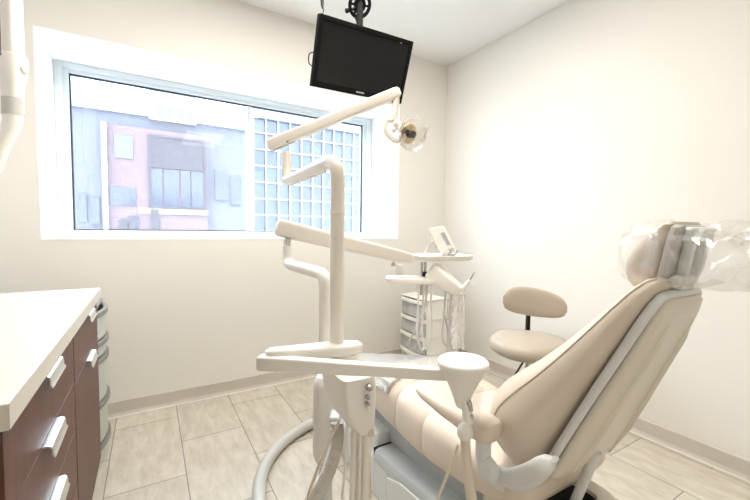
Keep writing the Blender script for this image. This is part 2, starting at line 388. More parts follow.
# ---- plastic drawer organizer standing behind the cabinet end
oy0, oy1 = 2.045, 2.42
og = thing('storage_tower', (-0.36, 2.23, 0), 'grey translucent plastic drawer tower between cabinet and window wall', 'organizer')
b = new()
for yy in (oy0, oy1-0.012): box(b, -0.55, -0.225, yy, yy+0.012, 0.0, 0.735)
obj('frame', b, M['frost'], og, bevel=0.004)
obj('top', box(new(), -0.56, -0.215, oy0, oy1, 0.735, 0.75), M['rim_grey'], og, bevel=0.005)
def bow(y0, y1, x, dx, z0, z1, th=0.01, n=10):
    rings = []
    for i in range(n+1):
        t_ = i/n; y = y0+(y1-y0)*t_; xx = x + dx*math.sin(PI*t_)
        rings.append([V((xx-th, y, z0)), V((xx, y, z0)), V((xx, y, z1)), V((xx-th, y, z1))])
    return loft(new(), rings)
zz = [0.02, 0.115, 0.31, 0.52, 0.60, 0.739]
for i in range(5):
    dr = obj('drawer', bow(oy0+0.015, oy1-0.015, -0.222, 0.030, zz[i]+0.004, zz[i+1]-0.03), M['frost'], og)
    obj('drawer_rim', bow(oy0+0.012, oy1-0.012, -0.216, 0.036, zz[i+1]-0.030, zz[i+1]-0.006, 0.02), M['rim_grey'], dr, bevel=0.003)

# ================================================================== X-RAY ARM (left edge)
dx_ = 1.42
xa = thing('xray_arm', at(10, 60, dx_), 'white folded x-ray arm with grey collar at left edge of window', 'x-ray arm')
A = lambda x, y: at(x, y, dx_)
tp = A(9, 60)
b = new(); cxy = V((tp.x, tp.y, 0))
loft(b, [ring(cxy+ZZ*z, RG*0.043, FG*0.030, 5, 24) for z in (tp.z-0.01, tp.z+0.62)])
obj('upper_tube', b, M['white'], xa)
b = new(); box_z = tp.z+0.60
tube(b, [cxy+ZZ*box_z, V((XL, tp.y, box_z))], 0.04, 16, 4)
obj('wall_bracket', b, M['white'], xa)
b = new()
loft(b, [ring(A(x, y), RG*(w_*dx_/F), FG*(w_*0.75*dx_/F), 3.0, 24) for x, y, w_ in ((10.5, 54, 10.5), (11, 57, 12.8), (11, 74, 12.6), (11.5, 83, 10.5), (12.5, 93, 8.8), (12.8, 98.5, 8.6))])
obj('elbow_cover', b, M['white'], xa)
b = new(); loft(b, [ring(A(x, y), RG*(w_*dx_/F), FG*(w_*0.9*dx_/F), 2.4, 24) for x, y, w_ in ((12.8, 98.5, 8.7), (12.8, 115.2, 8.7))])
obj('collar', b, M['grey_mid'], xa)['label'] = 'grey collar'
b = new(); loft(b, [ring(A(x, y), RG*(w_*dx_/F), FG*(w_*0.8*dx_/F), 2.4, 20) for x, y, w_ in ((12.8, 115.2, 8.4), (12.5, 121, 8.3), (10.0, 130, 7.8), (4.5, 141, 7), (-0.5, 155, 6.5), (-5, 170, 6), (-8, 178, 4))])
obj('lower_arm', b, M['white'], xa)
kb = A(23.8, 70)
obj('knob', lathe(new(), kb - RG*0.01, [(0.012, 0), (0.014, 0.006), (0.014, 0.016), (0.008, 0.022)], RG, 20), M['white'], xa)

# ================================================================== CEILING MONITOR
tc_ = V((0.915, 1.627, 1.939)); TW, TH = 0.509, 0.300
tt = -0.378
ax = V((1, 0, 0)); nn = V((0, -math.cos(tt), math.sin(tt))); uu = ax.cross(-nn).normalized()
if uu.z < 0: uu = -uu
ro = 0.02; ax, uu = ax*math.cos(ro)+uu*math.sin(ro), -ax*math.sin(ro)+uu*math.cos(ro)
tv = thing('ceiling_monitor', tc_, 'black flat monitor hanging from a ceiling pole over the window', 'monitor')
TP = lambda a, c, n_=0.0: tc_ + ax*a + uu*c + nn*n_
b = new()
def tbar(a0, a1, c0, c1, n0, n1): obox(b, TP((a0+a1)/2, (c0+c1)/2, (n0+n1)/2), ax, uu, nn, (a1-a0)/2, (c1-c0)/2, (n1-n0)/2)
tbar(-TW/2, -TW/2+0.022, -TH/2, TH/2, -0.035, 0); tbar(TW/2-0.022, TW/2, -TH/2, TH/2, -0.035, 0)
tbar(-TW/2+0.022, TW/2-0.022, TH/2-0.022, TH/2, -0.035, 0); tbar(-TW/2+0.022, TW/2-0.022, -TH/2, -TH/2+0.030, -0.035, 0)
obj('bezel', b, M['matte'], tv, smooth=False, bevel=0.003)
b = new(); tbar(-TW/2+0.021, TW/2-0.021, -TH/2+0.029, TH/2-0.021, -0.02, -0.004); obj('screen', b, M['screen'], tv, smooth=False)
b = new(); loft(b, [[TP(a*s, c*s2, z) for a, c in ((-1, -1), (1, -1), (1, 1), (-1, 1))] for s, s2, z in ((TW/2-0.004, TH/2-0.004, -0.03), (TW/2-0.01, TH/2-0.01, -0.05), (TW/2-0.10, TH/2-0.05, -0.075))])
obj('back_housing', b, M['black'], tv, smooth=False, bevel=0.004)
b = new()
for i, w_ in enumerate((6, 7, 6, 7, 5, 6, 6)):
    a0 = -0.022+0.0065*i; tbar(a0, a0+0.0045, -TH/2+0.012, -TH/2+0.019, -0.001, 0.0006)
obj('brand_mark', b, M['print'], tv, smooth=False)
b = new(); tbar(TW/2-0.075, TW/2-0.070, TH/2-0.024, TH/2-0.019, -0.0195, 0.0006); obj('indicator', b, M['print'], tv, smooth=False)
px0 = TP(0.02, 0.02, -0.11)
b = new(); tube(b, [V((px0.x, px0.y, px0.z-0.05)), V((px0.x, px0.y, ZC))], 0.017, 16); obj('pole', b, M['matte'], tv)
b = new(); obox(b, TP(0.02, 0.0, -0.088), ax, uu, nn, 0.05, 0.06, 0.014); obj('mount_plate', b, M['black'], tv, smooth=False, bevel=0.004)
b = new(); lathe(b, V((px0.x, px0.y, ZC-0.02)), [(0.07, 0), (0.075, 0.008), (0.075, 0.02)], ZZ, 28); obj('ceiling_plate', b, M['black'], tv)
rdz = 0.315
b = new(); cr = V((px0.x, px0.y, tc_.z+rdz+0.012)); tilt = (V((0, -0.80, -0.60)))
torus(b, cr, tilt, 0.054, 0.009); torus(b, cr, tilt, 0.026, 0.008)
ta = tilt.orthogonal().normalized(); tb_ = tilt.normalized().cross(ta)
for k in range(6):
    d = ta*math.cos(k*PI/3+0.3) + tb_*math.sin(k*PI/3+0.3); tube(b, [cr+d*0.02, cr+d*0.056], 0.006, 8)
obj('swivel_ring', b, M['matte'], tv)
b = new(); tube(b, crom([at(346, 11, 2.0), at(350, 10, 1.99), at(356, 8, 1.98)], 4), [0.012, 0.012, 0.011, 0.010, 0.008, 0.008, 0.008, 0.008, 0.008], 12); obj('lock_lever', b, M['black'], tv)
b = new(); tube(b, crom([V((px0.x-0.03, px0.y, cr.z-0.02)), at(355, 16, 1.93), at(359, 26, 1.95)], 6), 0.004, 8); obj('cable', b, M['black'], tv)
cb1 = at(322, 12, 2.02)
b = new(); tube(b, crom([V((cb1.x-0.005, cb1.y, ZC)), at(322, -30, 2.02), at(322.3, 3, 2.02), at(323.5, 10, 1.98), TP(-TW/2+0.03, TH/2-0.02, -0.06)], 8), 0.0035, 8); obj('cable', b, M['black'], tv)
b = new(); tube(b, [at(322, -6, 2.02), at(322.1, 0, 2.02), at(322.3, 6, 2.02), at(323, 9, 2.02)], [0.009, 0.0095, 0.008, 0.004], 12); obj('plug', b, M['black'], tv)
b = new(); tube(b, crom([TP(-TW/2+0.02, -0.003, -0.04), TP(-TW/2-0.008, -0.012, -0.05), TP(-TW/2-0.012, -0.035, -0.05), TP(-TW/2-0.006, -0.058, -0.045), TP(-TW/2+0.02, -0.068, -0.04)], 8), 0.0028, 8); obj('cable', b, M['dark'], tv)

# ================================================================== DENTAL UNIT (post, lamp, arms)
DP = 1.125
zl = at(336, 345, DP).z                     # top of the upper link
pbx = at(336.5, 345, DP); px_, py_ = pbx.x, pbx.y
ztop = at(336, 160, DP).z
st = at(286.5, 181, 1.56)                   # elbow under the lamp arm
jt = at(283.5, 152, 1.56)
dl = thing('dental_light', (px_, py_, zl), 'cream dental operating light on a tall jointed post in front of the window', 'dental light')
b = new(); tube(b, [V((px_, py_, zl-0.01)), V((px_, py_, zl+0.345))], 0.0215, 24); obj('lower_post', b, M['cream'], dl)
b = new(); zsp = at(336, 213, DP).z
lathe(b, (px_, py_, zsp-0.004), [(0.0215, 0), (0.0228, 0.002), (0.0228, 0.006), (0.0215, 0.008)], ZZ, 24); obj('post_ring', b, M['cream2'], dl)
b = new(); P1 = V((px_, py_, ztop)); 
pth = fillet([V((px_, py_, zl+0.34)), P1, V((st.x, st.y, st.z))], 0.075, 10)
tube(b, pth, [0.0212]*(len(pth)-1)+[0.0185], 24, upv=(1, 0, 0)); obj('bent_post', b, M['cream'], dl)
# flat pale insert under the sloping link
lk = (V(st)-P1).normalized(); sd = lk.cross(ZZ).normalized(); dn = sd.cross(lk).normalized()
if dn.z > 0: dn = -dn
b = new(); a0 = P1 + lk*0.10 + dn*0.0175; a1 = V(st) - lk*0.05 + dn*0.016
tube(b, [a0, a1], 0.011, 12, 3, 0.5); obj('link_insert', b, M['cream2'], dl)
b = new(); pth = fillet([V(st)-lk*0.06, V(st), V((st.x, st.y, jt.z))], 0.03, 8)
tube(b, pth, 0.0185, 20); obj('elbow_stub', b, M['cream'], dl)
# lamp arm, a rounded box section
ea, eb = at(268.5, 146, 1.555), at(400, 91.5, 1.60)
d = (eb-ea).normalized(); s = d.cross(ZZ).normalized(); n_ = s.cross(d).normalized()
b = new(); rg = []
for k, sc in ((0, 0.9), (0.012, 1), (0.96, 0.93), (0.985, 0.85), (1.0, 0.5)):
    rg.append(ring(ea.lerp(eb, k), s*0.022*sc, n_*0.0235*sc, 6, 24))
loft(b, rg); obj('lamp_arm', b, M['cream'], dl)
b = new(); obox(b, ea.lerp(eb, 0.10)-n_*0.0235, d, s, n_, 0.05, 0.010, 0.003); obj('arm_cover', b, M['grey_mid'], dl, bevel=0.002)
obj('pivot_pin', lathe(new(), ea.lerp(eb, 0.13)+n_*-0.020-s*0.0, [(0.004, -0.026), (0.004, 0.026)], s, 12), M['chrome'], dl)
# drop fork to the lamp head
h0 = at(396.5, 100, 1.595); h1 = at(394.5, 116, 1.595)
b = new(); tube(b, [h0+ZZ*0.02, h0, h1], [0.012, 0.013, 0.0165], 16); obj('drop_stem', b, M['cream'], dl)
b = new(); tube(b, [h1+ZZ*0.008, h1-ZZ*0.02], [0.0165, 0.0165], 16); obj('swivel', b, M['white'], dl)
hc = at(410.5, 134, 1.60)
fd = (RG*0.52 - ZZ*0.30 - FG*0.80).normalized()     # the lamp looks to the lower right
b = new()
yk = crom([h1-ZZ*0.022, at(387, 121, 1.595), at(385.5, 129, 1.595), at(390, 137, 1.595), at(398, 141, 1.595), hc-fd*0.02], 8)
tube(b, yk, 0.0105, 14, 3); obj('yoke', b, M['cream'], dl)
b = new(); ball(b, at(396.5, 124, 1.59), 0.017); ball(b, at(393.5, 130, 1.585), 0.012); tube(b, [at(396.5, 124, 1.59), at(401, 131, 1.59)], 0.012, 12); obj('tilt_joint', b, M['white'], dl)
# shallow faceted reflector dish under a clear shield
b = new(); lathe(b, hc, [(0.020, -0.030), (0.045, -0.022), (0.066, 0.0), (0.073, 0.020), (0.071, 0.022), (0.062, 0.004), (0.040, -0.014), (0.018, -0.020)], fd, 30); obj('reflector', b, M['lens'], dl)
b = new(); lathe(b, hc, [(0.030, -0.020), (0.042, -0.012), (0.040, -0.009), (0.028, -0.016)], fd, 24); obj('amber_ring', b, M['amber'], dl)['label'] = 'amber inner ring'
b = new(); tube(b, [hc-fd*0.03-RG*0.004, hc+fd*0.018], 0.0165, 20); obj('bulb_cap', b, M['bulb'], dl)['label'] = 'dark bulb cap'
b = new()
fa = fd.orthogonal().normalized(); fb = fd.cross(fa)
wv = ZZ - fd*ZZ.dot(fd); wv.normalize(); hv = fd.cross(wv)
for s_ in (-1, 1):
    a_ = hc + hv*(0.068*s_) + fd*0.01
    b = new(); tube(b, [a_, a_+fd*0.012+wv*0.030, a_+fd*0.018+wv*0.060], [0.006, 0.005, 0.0035], 10); obj('grip', b, M['cream'], dl)

# ---- swing link + cuspidor bar
cu = thing('cuspidor_arm', (px_, py_, zl-0.08), 'white folding bar arm carrying a funnel cup across the chair', 'cuspidor arm')
l0 = at(347, 344, 1.122); l1 = at(270, 350.5, 1.06); l1.z = l0.z
d = (l1-l0).normalized(); s = d.cross(ZZ).normalized()
b = new(); rg = []
L_ = (l1-l0).length
for k, hw, hh in ((-0.045, 0.012, 0.012), (-0.035, 0.026, 0.017), (0.0, 0.036, 0.018), (0.06, 0.034, 0.018), (0.14, 0.026, 0.017), (L_-0.02, 0.021, 0.0165), (L_, 0.019, 0.0155), (L_+0.012, 0.010, 0.010)):
    rg.append(ring(l0 + d*k - ZZ*0.012, s*hw, ZZ*hh, 3.5, 24))
loft(b, rg); obj('upper_link', b, M['white'], cu)
b = new(); lathe(b, V((l0.x, l0.y, l0.z-0.075)), [(0.034, 0), (0.036, 0.01), (0.036, 0.05)], ZZ, 28); obj('pivot_hub', b, M['cream2'], cu)
b = new(); lathe(b, V((l1.x, l1.y, l1.z-0.05)), [(0.012, 0), (0.012, 0.03)], ZZ, 16); obj('joint_pin', b, M['chrome'], cu)
b0 = at(259, 362, 1.06); b1 = at(452, 374.5, 0.965)
d = (b1-b0).normalized(); s = d.cross(ZZ).normalized(); n_ = s.cross(d)
b = new(); loft(b, [ring(b0.lerp(b1, k), s*0.017*q, n_*0.019*q, 7, 24) for k, q in ((0, 0.95), (0.01, 1.1), (0.15, 1.05), (0.6, 0.86), (1.0, 0.78))])
obj('lower_bar', b, M['white'], cu)
e1 = b0.lerp(b1, 0.10)
b = new(); obox(b, e1-s*0.0185, d, s, n_, 0.0012, 0.002, 0.019); ball(b, e1+d*0.012-s*0.017-n_*0.006, 0.004); ball(b, e1+d*0.012-s*0.017+n_*0.008, 0.003); obj('bar_screw', b, M['chrome'], cu)
# funnel cup
cc = at(463, 361, 0.955)
b = new()
lathe(b, cc, [(0.0640, 0.0), (0.0655, -0.004), (0.0645, -0.010), (0.056, -0.026), (0.042, -0.050), (0.030, -0.076), (0.022, -0.098), (0.017, -0.112), (0.013, -0.120)], ZZ, 40); obj('funnel', b, M['white'], cu)
b = new(); lathe(b, cc+ZZ*0.0005, [(0.0635, 0), (0.061, 0.003), (0.03, 0.0045), (0.001, 0.005)], ZZ, 40); obj('funnel_lid', b, M['paper'], cu)
v0 = at(465.5, 402, 0.945); v1 = at(468, 424, 0.935)
b = new(); tube(b, [cc-ZZ*0.112, v0, v1], [0.0125, 0.0115, 0.0115], 16); obj('valve_body', b, M['white'], cu)
b = new(); tube(b, [v0+RG*0.006-FG*0.006+ZZ*0.006, v0+RG*0.009-FG*0.006-ZZ*0.02], [0.0075, 0.009], 12); tube(b, [v0+RG*0.004-FG*0.011-ZZ*0.030, v0+RG*0.015-FG*0.008-ZZ*0.036], 0.0085, 14); obj('valve_lever', b, M['chrome'], cu)['label'] = 'dull metal valve'
b = new(); ball(b, at(465, 432, 0.925), 0.020, 1, 1, 1.15); obj('valve_cap', b, M['white'], cu)
hpth = crom([at(465, 434, 0.925), at(466, 455, 0.92), at(469, 480, 0.91), at(472, 510, 0.90), at(470, 545, 0.92), at(455, 575, 0.98), at(420, 560, 1.04), at(385, 575, 1.10), at(368, 530, 1.13), at(367, 480, 1.14), at(366, 428, 1.14)], 8)
b = new(); tube(b, hpth, 0.0125, 16); obj('suction_hose', b, M['tube'], cu)
b = new(); tube(b, crom([at(458, 445, 0.93), at(452, 462, 0.94), at(440, 492, 0.95), at(425, 525, 0.98), at(390, 560, 1.05), at(366, 530, 1.14), at(364, 480, 1.145), at(364, 428, 1.145)], 8), 0.0035, 10); obj('thin_cord', b, M['tube'], cu)
# clear sleeve beside the valve
def crumple(c, u, v, nrm, hu, hv, amp, seed, nu=14, nv=14, th=0.012, puff=0.0):
    b_ = new(); G = []
    for sgn in (1, -1):
        g = []
        for i in range(nu+1):
            row = []
            for j in range(nv+1):
                a, c_ = i/nu*2-1, j/nv*2-1
                bul = (1-a*a)*(1-c_*c_)
                p = V(c) + V(u)*(hu*a) + V(v)*(hv*c_)
                q = V((a*2.3+seed, c_*2.3, sgn*1.7+seed))
                edge = 1.0
                p += V(nrm)*(sgn*(th*edge+puff*bul**0.5) + amp*noise.noise(q*1.6)) + V(u)*amp*0.6*noise.noise(q*1.3+V((9, 1, 2))) + V(v)*amp*0.6*noise.noise(q*1.3+V((3, 7, 5)))
                row.append(b_.verts.new(p))
            g.append(row)
        G.append(g)
        for i in range(nu):
            for j in range(nv): b_.faces.new((g[i][j], g[i+1][j], g[i+1][j+1], g[i][j+1]))
    return b_
obj('clear_sleeve', crumple(at(476, 405, 0.945), RG, (ZZ*0.95+RG*0.12).normalized(), FG, 0.012, 0.05, 0.004, 2.0, 6, 16, 0.004, 0.006), M['film'], cu, smooth=False)

# ---- unit housing under the arms
un = thing('unit_housing', at(347, 432, 1.12), 'ivory tapered unit housing with knobs under the folding bar', 'dental unit')
b = new(); rg = []
for xa_, xb_, y_, dep in ((319, 376, 369, 0.07), (318.5, 376.5, 376, 0.072), (321, 376.5, 390, 0.072), (323.5, 376, 401, 0.070), (328, 375.5, 409, 0.066), (336, 374.5, 417, 0.060), (344, 373.8, 424, 0.052), (349, 372.5, 429, 0.045), (353, 370.5, 431, 0.034)):
    c_ = at((xa_+xb_)/2, y_, 1.12); hw = (xb_-xa_)/2*1.12/F*0.97
    rg.append(ring(c_, V((hw*0.645, 0, 0)), V((0, hw*1.05, 0)), 8, 40))
loft(b, rg); obj('body', b, M['white'], un)
hcen = at(347.5, 380, 1.12); yface = hcen.y - 0.0935
for xx, yy, rr in ((369, 387.5, 0.0085), (367.5, 397, 0.0055), (367, 403.5, 0.005)):
    p = ony(xx, yy, yface)
    obj('knob', lathe(new(), p+V((0, 0.006, 0)), [(rr*1.15, 0), (rr*1.15, -0.010), (rr*0.8, -0.016), (rr*0.5, -0.018)], (0, 1, 0), 18), M['chrome'], un)
obj('toggle', lathe(new(), ony(366.7, 409, yface)+V((0, 0.012, 0)), [(0.006, 0), (0.006, -0.018), (0.004, -0.022)], (0, 1, 0), 14), M['white'], un)
b = new(); obox(b, at(371, 431, 1.10), RG, FG, ZZ, 0.010, 0.012, 0.012); obj('hose_clip', b, M['tube'], un, bevel=0.003)
# standing pipes and hoses below the housing
for xx, dd, rr in ((354.5, 1.11, 0.0095), (361, 1.10, 0.005), (367.5, 1.11, 0.0135)):
    p = at(xx, 424, dd)
    b = new(); tube(b, crom([p, p-ZZ*0.12-RG*0.002, p-ZZ*0.30-RG*0.006, V((p.x, p.y, 0.02))-RG*0.014], 6), rr, 14); obj('feed_pipe', b, M['white'] if rr < 0.006 else M['cream'], un)
b = new(); p = at(347.5, 424, 1.08); tube(b, crom([p, at(345, 470, 1.08), at(342, 505, 1.08), V((at(340, 560, 1.1).x, at(340, 560, 1.1).y, 0.02))], 6), 0.004, 8); obj('thin_hose', b, M['white'], un)
b = new(); pth = crom([at(339, 421, 1.11), at(326, 448, 1.09), at(314, 478, 1.07), at(306, 502, 1.06), at(296, 530, 1.06), at(290, 560, 1.1)], 8); tube(b, pth, 0.0045, 10); obj('thin_hose', b, M['tube'], un)
# ribbed hose
b = new(); base_p = crom([at(337, 423, 1.13), at(337, 440, 1.12), at(332, 462, 1.11), at(322, 484, 1.11), at(306, 506, 1.13), at(285, 522, 1.18), at(262, 515, 1.26)], 22)
pp = []; rr_ = []
for i, p in enumerate(base_p): pp.append(p); rr_.append(0.0185 if i % 2 else 0.0212)
tube(b, pp, rr_, 18); obj('ribbed_hose', b, M['hose2'], un)
# capsule-shaped white canister behind
b = new(); c_ = onz(322, 465, 0.0)
c_ = at(322, 420, 1.33); capx, capy = c_.x, c_.y
rg = []
zt_, zb_ = at(322, 374, 1.33).z, at(322, 466, 1.33).z
for z, q in ((zb_, 0.45), (zb_+0.012, 0.75), (zb_+0.035, 0.95), (zb_+0.06, 1.0), (zt_-0.05, 1.0), (zt_-0.02, 0.9), (zt_-0.005, 0.7), (zt_, 0.4)):
    rg.append(ring(V((capx+0.014, capy, z)), RG*0.045*q, FG*0.040*q, 2.6, 28))
loft(b, rg); cn = obj('canister', b, M['white'], un)
b = new(); lathe(b, (capx+0.014, capy, zb_-0.002), [(0.025, 0), (0.025, -zb_+0.016), (0.06, -zb_+0.010), (0.06, -zb_+0.003)], ZZ, 20); obj('canister_foot', b, M['base_grey'], un)
b = new(); obox(b, at(335, 428, 1.22), RG, FG, ZZ, 0.016, 0.03, 0.05); obj('side_bracket', b, M['base_grey'], un, bevel=0.006)
# carry column to the floor plate
b = new(); p = at(360, 428, 1.17); lathe(b, (p.x, p.y, 0.0), [(0.022, 0), (0.022, p.z)], ZZ, 20); obj('column', b, M['cream2'], un)

# fat grey vacuum hose looping over the floor
hz = 0.030
hp = [onz(262, 530, hz), onz(259, 505, hz), onz(260, 482, hz), onz(267, 462, hz), onz(281, 444, hz), onz(298, 431, hz), onz(315, 422, hz), onz(335, 416, hz), V((0.80, 1.96, hz)), V((0.92, 1.93, hz))]
b = new(); tube(b, crom(hp, 8), 0.027, 20)
vh = obj('vacuum_hose', b, M['hose']); tag(vh, 'fat smooth grey hose looping across the floor tiles', 'hose')

# ---- delivery arm with instrument tray
dv = thing('delivery_arm', (0.47, 1.10, zl), 'cream s-shaped arm behind the post reaching to the instrument tray', 'delivery arm')
q0 = at(325, 345, 1.21); q1 = at(322.5, 274, 1.21); q1.x, q1.y = q0.x, q0.y
q2 = at(287.5, 264, 1.50); q3 = at(287, 246, 1.50); q3.x, q3.y = q2.x, q2.y
b = new(); pth = fillet([V((q0.x, q0.y, q0.z-0.03)), q1, q2, q3], 0.045, 10); tube(b, pth, [0.0205]*12 + [0.0205 + (0.0175-0.0205)*i/(len(pth)-13) for i in range(len(pth)-12)], 22, upv=(1, 0, 0)); obj('s_tube', b, M['white'], dv)
b = new(); lathe(b, (q0.x, q0.y, q0.z-0.03), [(0.034, 0), (0.033, 0.012), (0.024, 0.022), (0.0205, 0.030)], ZZ, 24); obj('socket', b, M['cream2'], dv)
b = new(); obox(b, (l0+V((q0.x, q0.y, l0.z)))/2-ZZ*0.035, (V((q0.x, q0.y, 0))-V((l0.x, l0.y, 0))).normalized(), (V((q0.x, q0.y, 0))-V((l0.x, l0.y, 0))).normalized().cross(ZZ), ZZ, 0.06, 0.028, 0.016); obj('socket_plate', b, M['white'], dv, bevel=0.006)
lb = at(287, 243, 1.50)
b = new(); lathe(b, lb-ZZ*0.012, [(0.013, -0.01), (0.013, 0.01), (0.016, 0.03)], ZZ, 18); obj('neck', b, M['chrome'], dv)
ra, rb = at(276, 227, 1.50), at(412, 259, 1.745)
d = (rb-ra).normalized(); s = d.cross(ZZ).normalized(); n_ = s.cross(d)
b = new(); loft(b, [ring(ra.lerp(rb, k), s*0.026*q, n_*0.036*q2, 5, 26) for k, q, q2 in ((0, 0.6, 0.6), (0.012, 0.9, 0.9), (0.03, 1, 1), (0.12, 1, 1.0), (0.85, 0.95, 0.80), (0.97, 0.9, 0.7), (1.0, 0.6, 0.5))]); obj('flex_arm', b, M['cream'], dv)
k_ = at(393.5, 264, 1.73)
b = new(); lathe(b, k_+ZZ*0.01, [(0.008, 0), (0.010, -0.012), (0.014, -0.018)], ZZ, 18); obj('tray_pivot', b, M['grey_mid'], dv)
# lower shelf
cs = at(412, 280, 1.76); 
b = new(); loft(b, [ring(cs+ZZ*z, RG*0.125*q, FG*0.075*q, 4, 32) for z, q in ((-0.012, 0.94), (-0.008, 0.99), (0.010, 1.0), (0.014, 0.97))]); obj('lower_shelf', b, M['white'], dv)
b = new(); lathe(b, at(399, 275, 1.75), [(0.024, 0), (0.020, 0.028), (0.015, 0.05)], ZZ, 20); obj('shelf_boss', b, M['white'], dv)
# tray
ct_ = at(440, 257.5, 1.80); tu = (RG*0.96+FG*0.28).normalized(); tf = ZZ.cross(tu)
b = new(); loft(b, [ring(ct_+ZZ*z, tu*0.140*q, tf*0.105*q, 5, 36) for z, q in ((-0.010, 0.88), (-0.005, 0.97), (0.012, 1.0), (0.014, 0.985), (0.010, 0.96), (0.004, 0.94))]); obj('tray', b, M['white'], dv)
b = new(); loft(b, [ring(ct_+ZZ*z, tu*0.128, tf*0.092, 5, 36) for z in (0.0045, 0.0065)]); obj('tray_liner', b, M['paper'], dv)
b = new()
for xx in (422, 425.5): 
    p = at(xx, 262, 1.80); tube(b, [p, p-ZZ*0.16], 0.0065, 12)
obj('tray_post', b, M['chrome'], dv)
b = new(); p = at(425, 276, 1.79); lathe(b, p-ZZ*0.022, [(0.010, 0), (0.012, 0.004), (0.012, 0.036), (0.009, 0.042)], ZZ, 16); obj('black_grip', b, M['black'], dv)['label'] = 'small black grip'
# instrument holder: slanted block towards lower right
h0_, h1_ = at(432, 270, 1.74), at(459, 291, 1.70)
d = (h1_-h0_).normalized(); s = d.cross(ZZ).normalized(); n_ = s.cross(d)
b = new(); loft(b, [ring(h0_.lerp(h1_, k), s*0.045*q, n_*0.040*q2, 6, 26) for k, q, q2 in ((-0.05, 0.9, 0.8), (0.0, 1, 1), (0.85, 0.9, 0.75), (1.0, 0.75, 0.6))]); obj('instrument_holder', b, M['white'], dv)
for k, xx in enumerate((450, 453)):
    b = new(); p = h0_.lerp(h1_, 0.62+0.2*k)-n_*0.02
    tube(b, crom([p, p-ZZ*0.10-RG*0.004, p-ZZ*0.22-RG*(0.012-0.008*k), p-ZZ*0.27+RG*(0.012*k), p-ZZ*0.28+RG*0.03+FG*0.04, p-ZZ*0.15+RG*0.01+FG*0.06], 8), 0.0045, 10); obj('instrument_hose', b, M['hose'], dv)
for xx, yb in ((419, 352), (424, 345)):
    p = at(xx, 280, 1.74); 
    b = new(); tube(b, crom([p, at(xx-1, 310, 1.74), at(xx-2, 334, 1.74), at(xx+3, 350, 1.76), at(xx+8, 335, 1.80), at(xx+7, 300, 1.82), at(xx+8, 280, 1.80)], 8), 0.005, 10); obj('supply_hose', b, M['white'], dv)
b = new(); tube(b, crom([at(428, 283, 1.76), at(424, 310, 1.76), at(415, 330, 1.76), at(408, 345, 1.78), at(414, 349, 1.82), at(421, 330, 1.85), at(424, 283, 1.84)], 8), 0.0045, 10); obj('supply_hose', b, M['hose'], dv)

# things lying in the tray and holder
cs_ = thing('control_console', ct_+ZZ*0.007, 'white tilted control console with grey display standing on instrument tray', 'console')
k0, k1 = at(435.5, 227, 1.80), at(449, 253.5, 1.77)
d = (k1-k0).normalized(); s = (d.cross(FG)).normalized(); wv_ = (RG*0.90-FG*0.30+ZZ*0.20).normalized(); nv_ = d.cross(wv_).normalized()
if nv_.dot(CAM-k0) < 0: nv_ = -nv_
b = new(); obox(b, k0.lerp(k1, 0.5)-nv_*0.018, d, wv_, nv_, (k1-k0).length/2, 0.037, 0.018); obj('console_body', b, M['white'], cs_, bevel=0.006)
b = new(); obox(b, k0.lerp(k1, 0.48)+nv_*0.0005+wv_*0.018, d, wv_, nv_, 0.034, 0.009, 0.001); obj('display', b, M['grey_panel'], cs_, smooth=False)['label'] = 'grey display strip'
b = new(); obox(b, k0.lerp(k1, 0.88)+nv_*0.0005+wv_*0.018, d, wv_, nv_, 0.006, 0.012, 0.001); obj('button', b, M['grey_mid'], cs_, smooth=False)
foot = ct_ + ZZ*0.0075
b = new(); 
pr = [at(424, 254, 1.82), at(432, 241, 1.80), at(436, 248, 1.80)]
tube(b, fillet(pr, 0.01, 4), 0.0055, 10); obj('stand_leg', b, M['grey_mid'], cs_)
b = new(); obox(b, at(446, 255, 1.76), tu, tf, ZZ, 0.035, 0.028, 0.007); obj('console_foot', b, M['grey_mid'], cs_, bevel=0.003)
sy_ = thing('air_water_syringe', at(462, 289, 1.69), 'white air water syringe with metal tip pointing up from the holder', 'syringe')
b = new(); tube(b, [at(459, 293, 1.69), at(465, 286, 1.69), at(470, 280, 1.69)], [0.010, 0.011, 0.008], 14); obj('syringe_body', b, M['white'], sy_)
b = new(); tube(b, [at(470, 280, 1.69), at(474.5, 272.5, 1.69)], [0.004, 0.0025], 10); obj('syringe_tip', b, M['chrome'], sy_)
b = new(); tube(b, [at(468, 282, 1.68), at(473, 284, 1.68), at(475, 283, 1.68)], 0.003, 8); obj('syringe_lever', b, M['white'], sy_)
for i, (x0_, y0_, x1_, y1_) in enumerate(((448, 250, 451, 262), (455, 250, 458, 258))):
    p0_, p1_ = at(x0_, y1_-3, 1.72), at(x0_+2.5, y0_, 1.72)
    bb = new(); tube(bb, [p0_, p0_.lerp(p1_, 0.5), p1_], [0.003, 0.0045, 0.0035], 10)
    hh_ = obj('handpiece', bb, M['chrome']); tag(hh_, ('thin metal handpiece upright at the console foot', 'thin metal handpiece upright nearest the tray right end')[i], 'handpiece')
slv = obj('hanging_sleeve', crumple(at(458, 322, 1.72), RG, ZZ, FG, 0.030, 0.125, 0.010, 5.0, 10, 26, 0.008, 0.012), M['sheet'], smooth=False)
tag(slv, 'crumpled clear plastic sleeve hanging below the instrument holder', 'plastic sleeve')

